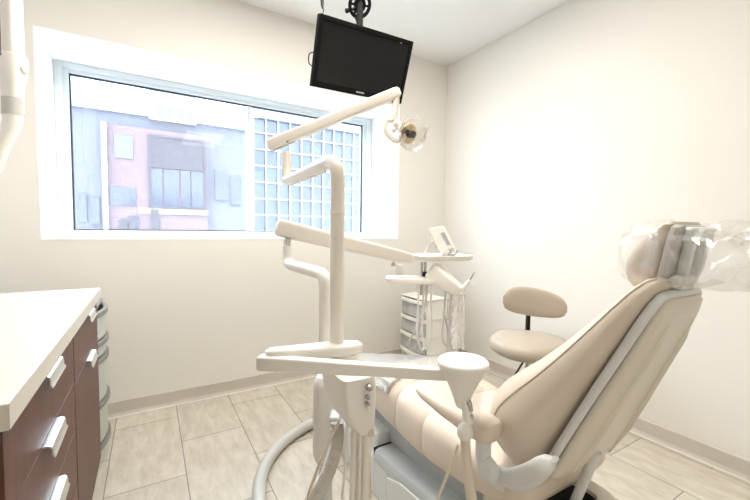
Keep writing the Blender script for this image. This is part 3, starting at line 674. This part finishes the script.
# ================================================================== DRAWER CART + BIN (far corner)
dc = thing('drawer_cart', (1.86, 2.30, 0), 'white plastic drawer tower with clear fronts standing by the far corner', 'drawer cart')
x0_, x1_, y0_, y1_, zt_ = 1.752, 1.952, 2.140, 2.470, 0.612
b = new(); box(b, x0_+0.012, x1_, y0_, y0_+0.012, 0.05, zt_-0.012); box(b, x0_+0.012, x1_, y1_-0.012, y1_, 0.05, zt_-0.012); box(b, x1_-0.01, x1_, y0_+0.012, y1_-0.012, 0.05, zt_-0.012)
obj('body', b, M['white'], dc, bevel=0.004)
obj('top', box(new(), x0_-0.006, x1_+0.004, y0_-0.004, y1_+0.004, zt_-0.012, zt_), M['white'], dc, bevel=0.004)
zz = [0.055, 0.19, 0.325, 0.46, 0.598]
for i in range(4):
    dr = obj('drawer', bow(y0_+0.016, y1_-0.016, x0_+0.010, -0.012, zz[i]+0.004, zz[i+1]-0.030), M['drawer_clear'], dc)
    obj('drawer_lip', bow(y0_+0.008, y1_-0.008, x0_+0.010, -0.022, zz[i+1]-0.030, zz[i+1]-0.004, 0.02), M['white'], dr, bevel=0.003)
    b = new(); box(b, x0_+0.006, x1_-0.004, y0_-0.005, y0_, zz[i]-0.006, zz[i]+0.006); obj('side_rib', b, M['white'], dc, bevel=0.002)
for xx in (x0_+0.03, x1_-0.03):
    for yy in (y0_+0.03, y1_-0.03):
        b = new(); lathe(b, (xx-0.009, yy, 0.022), [(0.020, 0), (0.022, 0.003), (0.022, 0.015), (0.020, 0.018)], (1, 0, 0), 18); tube(b, [V((xx, yy, 0.03)), V((xx, yy, 0.055))], 0.007, 8); obj('caster', b, M['rim_grey'], dc)
bn = thing('waste_bin', (2.12, 2.33, 0), 'white tall bin with a clear liner right of the drawer tower', 'bin')
b = new(); loft(b, [ring((2.135, 2.35, z), V((q, 0, 0)), V((0, q, 0)), 5, 28) for z, q in ((0, 0.075), (0.01, 0.08), (0.49, 0.092), (0.49, 0.086), (0.03, 0.074))], cap=True); obj('bin_body', b, M['paper'], bn)
b = new(); loft(b, [ring((2.135, 2.35, z), V((q, 0, 0)), V((0, q, 0)), 4.0, 28) for z, q in ((0.40, 0.0945), (0.49, 0.096), (0.525, 0.098), (0.53, 0.090), (0.42, 0.084))], cap=False); obj('bin_liner', b, M['sheet'], bn)

# ================================================================== STOOL
sc_ = onz(529, 344, 0.47)
so = thing('stool', (sc_.x, sc_.y, 0), 'taupe padded operator stool with a curved backrest by the right wall', 'stool')
S = V((sc_.x, sc_.y, 0))
b = new(); lathe(b, S, [(0.12, 0.415), (0.195, 0.418), (0.215, 0.432), (0.224, 0.458), (0.219, 0.484), (0.200, 0.503), (0.15, 0.514), (0.07, 0.517), (0.005, 0.517)], ZZ, 48); obj('seat', b, M['vinyl2'], so)
b = new(); lathe(b, S, [(0.10, 0.395), (0.10, 0.4145)], ZZ, 28); obj('seat_plate', b, M['black'], so)
b = new(); lathe(b, S, [(0.024, 0.10), (0.024, 0.28), (0.016, 0.282), (0.016, 0.396)], ZZ, 20); obj('gas_column', b, M['chrome'], so)
bc = at(531, 301.5, (sc_-CAM).dot(FW)+0.12)
bn_ = V((0.55, 0.83, 0)).normalized()      # backrest sits behind the seat, bowed around it
bn_ = FG.copy(); bu = RG
rg = []
for i in range(25):
    t_ = -1+2*i/24; e_ = max(1-abs(t_)**3.2, 0)**0.5
    c_ = bc + bu*(0.194*t_) - bn_*(0.055*t_*t_) - ZZ*(0.026*t_+0.006*t_*t_) 
    rg.append(ring(c_, ZZ*(0.090*(0.25+0.75*e_))*(1-0.10*abs(t_)), bn_*(0.030*(0.25+0.75*e_)), 3.2, 20))
b = new(); loft(b, rg); obj('backrest', b, M['vinyl2'], so)
b = new(); bpz = bc.copy()
tube(b, fillet([S+ZZ*0.415+bn_*0.02, S+ZZ*0.415+bn_*0.225, V((bc.x, bc.y, 0.45))+bn_*0.035, bc+bn_*0.035], 0.03, 6), 0.0105, 12, 6, 1.6, upv=(0, 0, 1)); obj('back_post', b, M['black'], so)
b = new(); pl = at(500, 358.5, 1.56); tube(b, [V((S.x, S.y, 0.415)), S.lerp(pl, 0.5)*1.0 + ZZ*(0.415-S.lerp(pl, 0.5).z), V((pl.x, pl.y, 0.418))], [0.005, 0.005, 0.007], 10); obj('height_lever', b, M['black'], so)
for k in range(5):
    a = 2*PI*k/5+0.4; dd = V((math.cos(a), math.sin(a), 0))
    b = new(); tube(b, [S+ZZ*0.10+dd*0.01, S+ZZ*0.085+dd*0.12, S+ZZ*0.065+dd*0.25], [0.022, 0.018, 0.013], 12, 4); lg = obj('leg', b, M['chrome'], so)
    b = new(); sd_ = dd.cross(ZZ)
    for q in (-1, 1): lathe(b, S+dd*0.25+ZZ*0.025+sd_*(0.012*q)-sd_*0.007, [(0.022, 0), (0.025, 0.003), (0.025, 0.011), (0.022, 0.014)], sd_, 16)
    tube(b, [S+dd*0.25+ZZ*0.025, S+dd*0.25+ZZ*0.06], 0.006, 8); obj('caster', b, M['dark'], lg)

# ================================================================== DENTAL CHAIR
ch = thing('dental_chair', (1.01, 1.1, 0), 'large beige vinyl dental treatment chair in the middle of the room', 'dental chair')
XC = 1.01
# --- base
b = new(); box(b, 0.80, 1.22, 1.198, 1.66, 0.0, 0.172); obj('floor_base', b, M['base_grey'], ch, smooth=False, bevel=0.012, seg=3)
b = new(); box(b, 0.815, 1.205, 1.3085, 1.62, 0.172, 0.262); obj('rear_block', b, M['base_grey'], ch, smooth=False, bevel=0.010, seg=3)
b = new()
prof = [(1.3045, 0.190), (1.298, 0.207), (1.10, 0.215), (0.90, 0.235), (0.72, 0.262), (0.70, 0.25), (0.70, 0.10), (0.74, 0.06), (1.185, 0.06), (1.192, 0.172), (1.3045, 0.174)]
rg = []
for x, ins in ((0.795, 0.022), (0.800, 0.008), (0.815, 0.0), (1.20, 0.0), (1.218, 0.008), (1.223, 0.022)):
    cy, cz = 1.0, 0.15
    rg.append([V((x, y+(ins if y < cy else -ins)*0.3, z+(ins if z < cz else -ins)*0.6)) for y, z in prof])
loft(b, rg); obj('lift_cover', b, M['cover_grey'], ch)['label'] = 'grey lift cover'
b = new(); box(b, 0.7995, 1.2205, 1.3047, 1.3083, 0.172, 0.2085); obj('bellows_seam', b, M['dark'], ch, smooth=False)
b = new(); prof2 = [(1.185, 0.055), (1.188, 0.150), (1.10, 0.178), (0.72, 0.215), (0.70, 0.12), (0.74, 0.055)]
loft(b, [[V((x, y, z)) for y, z in prof2] for x in (0.788, 0.7955)]); obj('side_panel', b, M['base_grey'], ch, smooth=False, bevel=0.003)
b = new(); box(b, 0.88, 1.14, 0.75, 1.45, 0.2, 0.325); obj('seat_frame', b, M['cover_grey'], ch, smooth=False, bevel=0.02)
# --- seat and leg rest: soft lofted cushions
def soft(bm, secs, e=3.4, n=36):
    """sections: (y, z_bottom, z_top, half_width)"""
    return loft(bm, [ring((XC, y, (z0+z1)/2), V((hw, 0, 0)), V((0, 0, (z1-z0)/2)), e, n) for y, z0, z1, hw in secs])
b = new(); soft(b, [(0.575, 0.430, 0.462, 0.15), (0.582, 0.410, 0.475, 0.185), (0.60, 0.390, 0.485, 0.203), (0.66, 0.362, 0.492, 0.212), (0.80, 0.326, 0.502, 0.218), (0.955, 0.308, 0.516, 0.220), (0.978, 0.309, 0.515, 0.218), (0.985, 0.311, 0.512, 0.215), (0.992, 0.309, 0.516, 0.218), (1.015, 0.306, 0.522, 0.220), (1.12, 0.309, 0.533, 0.218), (1.145, 0.311, 0.534, 0.214), (1.152, 0.313, 0.531, 0.211), (1.16, 0.311, 0.535, 0.214)])
st_ = obj('seat', b, M['vinyl'], ch)
b = new(); soft(b, [(1.161, 0.311, 0.535, 0.213), (1.18, 0.312, 0.539, 0.215), (1.26, 0.322, 0.543, 0.213), (1.33, 0.328, 0.536, 0.208), (1.42, 0.328, 0.512, 0.203), (1.60, 0.335, 0.463, 0.195), (1.80, 0.300, 0.410, 0.185), (1.96, 0.275, 0.367, 0.172), (2.02, 0.275, 0.350, 0.150), (2.04, 0.290, 0.335, 0.11)])
lr = obj('leg_rest', b, M['vinyl'], ch)
def seam_x(yv, z0, z1, hw, nm_='seam', par=None):
    b_ = new(); tube(b_, [p+V((0, 0, 0)) for p in ring((XC, yv, (z0+z1)/2), V((hw, 0, 0)), V((0, 0, (z1-z0)/2)), 3.4, 48)], 0.0016, 6, cap=False); return obj(nm_, b_, M['seam'], par)
seam_x(0.985, 0.311, 0.512, 0.215, par=st_); seam_x(1.152, 0.313, 0.531, 0.211, par=st_)
# --- backrest: wedge-shaped cushion over a moulded shell
R0 = V((XC, 0.560, 0.530)); aa = V((0, -0.397, 0.918)).normalized(); nb = V((0, 0.918, 0.397)).normalized()
bs = [(-0.072, 0.050, 0.010, 0.10), (-0.066, 0.085, 0.020, 0.15), (-0.050, 0.130, 0.012, 0.182), (-0.020, 0.182, 0.004, 0.202), (0.020, 0.212, 0.0, 0.212), (0.060, 0.218, 0, 0.215), (0.105, 0.207, 0, 0.213), (0.16, 0.182, 0, 0.206), (0.22, 0.152, 0, 0.197), (0.30, 0.118, 0, 0.184), (0.38, 0.090, 0, 0.168), (0.45, 0.068, 0, 0.150), (0.50, 0.052, 0, 0.132), (0.528, 0.040, 0, 0.112), (0.540, 0.026, 0.004, 0.085)]
NB = 44; b = new(); rg = []
for t_, th, bk, hw in bs: rg.append(ring(R0 + aa*t_ + nb*((th+bk)/2), V((hw, 0, 0)), nb*((th-bk)/2), 2.9, NB))
loft(b, rg); br_ = obj('backrest', b, M['vinyl'], ch)
# stitched seams where the front panel meets the side panels
for idx in (1, NB//2-1-1):
    pts = [rg[i][idx] + (rg[i][idx]-R0-aa*bs[i][0]-nb*bs[i][1]*0.5).normalized()*0.0005 for i in range(2, len(rg))]
    b = new(); tube(b, crom(pts, 3), 0.0016, 6); obj('seam', b, M['seam'], br_)
# shell
b = new(); sr = []
for t_, hw, dpt in ((-0.030, 0.11, 0.020), (-0.022, 0.140, 0.032), (0.02, 0.150, 0.040), (0.10, 0.148, 0.042), (0.25, 0.135, 0.040), (0.40, 0.115, 0.038), (0.47, 0.103, 0.034), (0.500, 0.092, 0.030), (0.510, 0.075, 0.020)):
    sr.append(ring(R0 + aa*t_ - nb*(dpt/2+0.0015), V((hw, 0, 0)), nb*(dpt/2), 3.0, 40))
loft(b, sr); sh = obj('back_shell', b, M['shell'], ch)
# bright raised rim of the shell
b = new(); rim = []
for t_, hw in ((-0.018, 0.140), (0.03, 0.158), (0.10, 0.156), (0.25, 0.143), (0.40, 0.123), (0.46, 0.113), (0.495, 0.100)): rim.append(R0 + aa*t_ - nb*0.006 + V((-hw, 0, 0)))
full = rim + [R0+aa*0.512-nb*0.006+V((-0.07, 0, 0)), R0+aa*0.512-nb*0.006+V((0.07, 0, 0))] + [V((2*XC-p.x, p.y, p.z)) for p in rim[::-1]]
tube(b, crom(full, 5), 0.0105, 12); obj('shell_rim', b, M['base_grey'], sh)
# pale ridges running up the shell's back
for xx in (-0.085, 0.085):
    b = new(); tube(b, [R0+aa*0.0-nb*0.036+V((xx, 0, 0)), R0+aa*0.10-nb*0.039+V((xx, 0, 0)), R0+aa*0.40-nb*0.034+V((xx*0.75, 0, 0)), R0+aa*0.49-nb*0.024+V((xx*0.68, 0, 0))], [0.006, 0.012, 0.012, 0.006], 10); obj('ridge', b, M['shell'], sh)
# bracket joining seat and backrest on each side
for sgn in (-1,):
    X_ = XC + sgn*0.227; xin = [0, 0, 0, 0, 0.002, 0.010, 0.022]
    cl = [onx(497, 470, 0.783), onx(508, 478, 0.783), onx(522, 478, 0.783), onx(535, 472, 0.783), onx(541, 467, 0.783), onx(546.5, 463.5, 0.783), onx(549.5, 462, 0.783)]
    wd = [0.018, 0.030, 0.035, 0.032, 0.029, 0.026, 0.012]
    b = new(); rg2 = []
    P_ = crom([V((X_ - sgn*q, p.y, p.z)) for p, q in zip(cl, xin)], 5)
    for i, p in enumerate(P_):
        k = i/(len(P_)-1)*(len(wd)-1); lo = int(k); wv2 = wd[lo] if lo == len(wd)-1 else wd[lo]+(wd[lo+1]-wd[lo])*(k-lo)
        t_ = (P_[min(i+1, len(P_)-1)]-P_[max(i-1, 0)]).normalized(); up_ = V((1, 0, 0)).cross(t_)
        rg2.append(ring(p, V((0.013, 0, 0)), up_*wv2*0.8, 3, 18))
    loft(b, rg2); obj('hinge_bracket', b, M['base_grey'], ch)
# rear housing with open well and actuator rod
b = new()
def hring(z, x0, x1, y0, y1, e=4.5): return ring(((x0+x1)/2, (y0+y1)/2, z), V(((x1-x0)/2, 0, 0)), V((0, (y1-y0)/2, 0)), e, 32)
loft(b, [hring(0.20, 0.86, 1.10, 0.50, 0.78), hring(0.23, 0.835, 1.125, 0.475, 0.78), hring(0.36, 0.83, 1.13, 0.47, 0.78), hring(0.388, 0.84, 1.12, 0.48, 0.77), hring(0.395, 0.855, 1.105, 0.495, 0.755), hring(0.390, 0.925, 1.070, 0.525, 0.62), hring(0.30, 0.935, 1.060, 0.535, 0.61)], cap=True)
obj('rear_housing', b, M['shell'], ch)
b = new(); loft(b, [hring(0.301, 0.936, 1.059, 0.536, 0.609), hring(0.380, 0.928, 1.067, 0.528, 0.617)], cap=False); obj('well_lining', b, M['dark'], ch)
b = new(); loft(b, [hring(0.300, 0.940, 1.055, 0.540, 0.605), hring(0.303, 0.940, 1.055, 0.540, 0.605)]); obj('well_floor', b, M['dark'], ch)
ar0 = V((0.975, 0.575, 0.304)); ar1 = R0 + aa*0.05 - nb*0.040 + V((-0.02, 0, 0))
b = new(); tube(b, [ar0, ar1], 0.0125, 16); obj('actuator_rod', b, M['base_grey'], ch)
b = new(); box(b, 0.90, 1.12, 0.72, 0.78, 0.24, 0.38); obj('frame_neck', b, M['cover_grey'], ch, smooth=False, bevel=0.01)
# armrests
for sgn in (-1,):
    X_ = XC + sgn*0.265; f = lambda p: V((X_, p[0], p[1]))
    b = new(); rg2 = []
    for y_, z_, hz_, hw in ((0.930, 0.620, 0.006, 0.016), (0.922, 0.620, 0.012, 0.026), (0.89, 0.617, 0.017, 0.033), (0.80, 0.612, 0.023, 0.038), (0.72, 0.612, 0.029, 0.040), (0.67, 0.614, 0.034, 0.040), (0.645, 0.614, 0.034, 0.037), (0.630, 0.614, 0.026, 0.028), (0.624, 0.614, 0.012, 0.014)):
        rg2.append(ring(f((y_, z_)), V((hw, 0, 0)), V((0, -0.15*hz_, hz_)), 2.8, 24))
    loft(b, rg2); am = obj('armrest', b, M['vinyl'], ch)
    b = new(); tube(b, fillet([f((0.665, 0.585)), f((0.665, 0.52)), V((XC+sgn*0.222, 0.655, 0.455)), V((XC+sgn*0.17, 0.655, 0.42))], 0.03, 6), 0.017, 14, 4); obj('armrest_post', b, M['base_grey'], am)
    b = new(); lathe(b, V((X_-sgn*0.012, 0.648, 0.512)), [(0.026, 0), (0.030, 0.004), (0.030, 0.020), (0.024, 0.026)], (sgn, 0, 0), 24); obj('armrest_hub', b, M['base_grey'], am)
# headrest
HX = 1.035
b = new(); loft(b, [ring((HX, (yb+yf)/2, z), V((hw, 0, 0)), V((0, (yf-yb)/2, 0)), 2.6, 36) for z, yb, yf, hw in ((1.004, 0.390, 0.420, 0.070), (1.009, 0.380, 0.436, 0.090), (1.02, 0.372, 0.447, 0.092), (1.04, 0.366, 0.453, 0.097), (1.065, 0.361, 0.453, 0.099), (1.09, 0.356, 0.442, 0.099), (1.115, 0.352, 0.423, 0.098), (1.135, 0.349, 0.402, 0.094), (1.149, 0.348, 0.382, 0.090), (1.156, 0.352, 0.370, 0.070))]); hd = obj('headrest', b, M['vinyl'], ch)
H0 = V((HX-0.010, 0.378, 1.012)); HZ = V((0, -0.20, 0.98)).normalized(); HN = V((0, 0.98, 0.20)).normalized()
b = new(); loft(b, [ring(H0 + HZ*t_ - HN*0.004, V((hw, 0, 0)), HN*0.010, 4, 28) for t_, hw in ((-0.010, 0.05), (-0.004, 0.075), (0.11, 0.085), (0.134, 0.080), (0.140, 0.06))]); obj('headrest_plate', b, M['grey_mid'], hd)
b = new(); obox(b, H0 + HZ*0.122 - HN*0.022 + V((0.004, 0, 0)), V((1, 0, 0)), HZ, HN, 0.060, 0.017, 0.011); obj('release_bar', b, M['base_grey'], hd, bevel=0.007)
for xx in (-0.036, 0.036):
    b = new(); tube(b, [R0+aa*0.46-nb*0.022+V((xx*0.5+0.035, 0, 0)), H0+HZ*0.0-HN*0.026+V((xx*0.5, 0, 0)), H0+HZ*0.05-HN*0.028+V((xx, 0, 0)), H0+HZ*0.12-HN*0.024+V((xx, 0, 0))], 0.010, 12, 4); obj('support_bar', b, M['base_grey'], hd)
b = new(); obox(b, H0 + HZ*0.018 - HN*0.028 + V((-0.022, 0, 0)), V((1, 0, 0)), HZ, HN, 0.034, 0.016, 0.014); obj('pivot_block', b, M['base_grey'], hd, bevel=0.006)
b = new(); lathe(b, H0+HZ*0.02-HN*0.028+V((-0.070, 0, 0)), [(0.010, 0), (0.012, 0.004), (0.012, 0.014)], (1, 0, 0), 18); obj('lock_knob', b, M['white'], hd)
# disposable covers
def bag():
    b_ = new(); rg_ = []
    cen = V((HX, 0.385, 1.078))
    secs = [(0.026, 0.50, 0.42), (0.023, 0.70, 0.62), (0.015, 0.84, 0.80), (-0.01, 0.94, 0.96), (-0.04, 0.97, 1.0), (-0.07, 1.05, 0.98), (-0.10, 1.02, 0.82), (-0.13, 0.96, 0.72), (-0.16, 0.92, 0.66), (-0.185, 0.9, 0.64), (-0.21, 0.86, 0.62), (-0.23, 0.80, 0.58)]
    fine = []
    for (a0, w0, h0q), (a1, w1, h1q) in zip(secs, secs[1:]):
        for k in range(3): t_ = k/3; fine.append((a0+(a1-a0)*t_, w0+(w1-w0)*t_, h0q+(h1q-h0q)*t_))
    fine.append(secs[-1]); n_v = 44
    for off, wq, hq in fine:
        free = max(0.0, (-off-0.03)/0.2)
        r_ = ring(cen + V((0, 1, 0))*(off+0.05) + ZZ*0.012*free, V((0.112*wq, 0, 0)), V((0, 0, 1))*0.080*hq, 3, n_v)
        out = []
        for p in r_:
            amp = 0.003 + 0.026*min(free*1.4, 1)
            q = p*16
            dv_ = V((noise.noise(q), noise.noise(q+V((31, 5, 2))), noise.noise(q+V((7, 17, 3)))))
            q2 = p*38; dv2 = V((noise.noise(q2), noise.noise(q2+V((3, 9, 2))), noise.noise(q2+V((5, 1, 8)))))
            out.append(p + dv_*amp*1.6 + dv2*amp*0.6)
        rg_.append(out)
    return loft(b_, rg_, cap=False)
hb = obj('headrest_cover', bag(), M['film'], smooth=False); tag(hb, 'crumpled clear plastic bag pulled over the headrest', 'plastic cover')
b = new(); rg_ = []
import bisect
TOP = [(1.161, 0.535, 0.206), (1.18, 0.539, 0.209), (1.26, 0.543, 0.208), (1.33, 0.536, 0.205), (1.42, 0.512, 0.202), (1.60, 0.463, 0.195), (1.80, 0.410, 0.185), (1.96, 0.367, 0.172), (2.02, 0.352, 0.155), (2.06, 0.330, 0.13)]
def topat(y):
    for (ya, za, wa), (yb, zb_, wb_) in zip(TOP, TOP[1:]):
        if ya <= y <= yb: k = (y-ya)/(yb-ya); return za+(zb_-za)*k, wa+(wb_-wa)*k
    return TOP[-1][1:]
for i in range(31):
    y_ = 1.20 + 0.85*i/30
    zt_, hw = topat(y_); row = []
    for th in [(-1+2*j/28) for j in range(29)]:
        xx = th*(hw+0.010)
        drop = 1-max(0.0, 1-min(1, abs(th))**3.4)**(1/3.4)
        row.append(V((XC+xx, y_, zt_ + 0.006 + 0.003*noise.noise(V((xx*14, y_*9, 1))) - 0.062*drop)))
    rg_.append(row)
Rv = [[b.verts.new(p) for p in r] for r in rg_]
for r0_, r1_ in zip(Rv, Rv[1:]):
    for j in range(28): b.faces.new((r0_[j], r0_[j+1], r1_[j+1], r1_[j]))
fc = obj('foot_cover', b, M['sheet']); tag(fc, 'clear plastic cover sheet over the foot end of the beige chair', 'plastic cover')
md = fc.modifiers.new('t', 'SOLIDIFY'); md.thickness = 0.001

# ================================================================== LAMPS
def troffer(x, y, w_, l_, label, power, col):
    t_ = thing('ceiling_light', (x, y, ZC), label, 'ceiling light', 'recessed ceiling light panels')
    obj('frame', fr2(x, y, w_, l_), M['white'], t_, smooth=False)
    ld = bpy.data.lights.new('lamp', 'AREA'); ld.shape = 'RECTANGLE'; ld.size = w_-0.04; ld.size_y = l_-0.04; ld.energy = power; ld.color = col
    lo = bpy.data.objects.new('lamp', ld); COL.objects.link(lo); lo.location = (0, 0, -0.016); lo.parent = t_
def fr2(x, y, w_, l_):
    b_ = new(); f_ = 0.02; z0, z1 = ZC-0.014, ZC
    box(b_, x-w_/2, x-w_/2+f_, y-l_/2, y+l_/2, z0, z1); box(b_, x+w_/2-f_, x+w_/2, y-l_/2, y+l_/2, z0, z1)
    box(b_, x-w_/2+f_, x+w_/2-f_, y-l_/2, y-l_/2+f_, z0, z1); box(b_, x-w_/2+f_, x+w_/2-f_, y+l_/2-f_, y+l_/2, z0, z1)
    box(b_, x-w_/2+f_, x+w_/2-f_, y-l_/2+f_, y+l_/2-f_, ZC-0.004, z1); return b_
WARM = (1.0, 0.955, 0.87)
troffer(0.70, 1.36, 1.2, 0.6, 'recessed white ceiling light panel above the dental chair', 25, WARM)
troffer(0.80, -0.75, 0.6, 1.2, 'recessed white ceiling light panel behind the camera', 2.5, WARM)

wd_ = bpy.data.worlds.new('sky'); SC.world = wd_; wd_.use_nodes = True
bg = wd_.node_tree.nodes['Background']; bg.inputs['Color'].default_value = (0.78, 0.90, 1.0, 1); bg.inputs['Strength'].default_value = 6.8
sl = bpy.data.lights.new('sun', 'SUN'); sl.energy = 3.0; sl.angle = math.radians(2); sl.color = (1, 0.96, 0.9)
so_ = bpy.data.objects.new('sun', sl); COL.objects.link(so_)
so_.rotation_euler = V((0.2, 0.35, -1)).to_track_quat('-Z', 'Y').to_euler()

# ================================================================== CAMERA + VIEW
cd = bpy.data.cameras.new('camera'); cam = bpy.data.objects.new('camera', cd); COL.objects.link(cam)
cd.sensor_width = 36; cd.sensor_fit = 'HORIZONTAL'; cd.lens = F/750*36; cd.clip_start = 0.02; cd.clip_end = 300
cam.matrix_world = Matrix((( RT.x, UP.x, -FW.x, CAM.x), (RT.y, UP.y, -FW.y, CAM.y), (RT.z, UP.z, -FW.z, CAM.z), (0, 0, 0, 1)))
SC.camera = cam
for o in bpy.data.objects:
    if '_o' in o: del o['_o']
SC.view_settings.view_transform = 'Standard'; SC.view_settings.look = 'None'
SC.view_settings.exposure = 1.05; SC.view_settings.gamma = 1.0; SC.view_settings.use_curve_mapping = False
SC.cycles.use_denoising = True
SC.cycles.max_bounces = 10; SC.cycles.diffuse_bounces = 6; SC.cycles.transparent_max_bounces = 24
SC.cycles.sample_clamp_indirect = 8.0; SC.cycles.caustics_reflective = False; SC.cycles.caustics_refractive = False
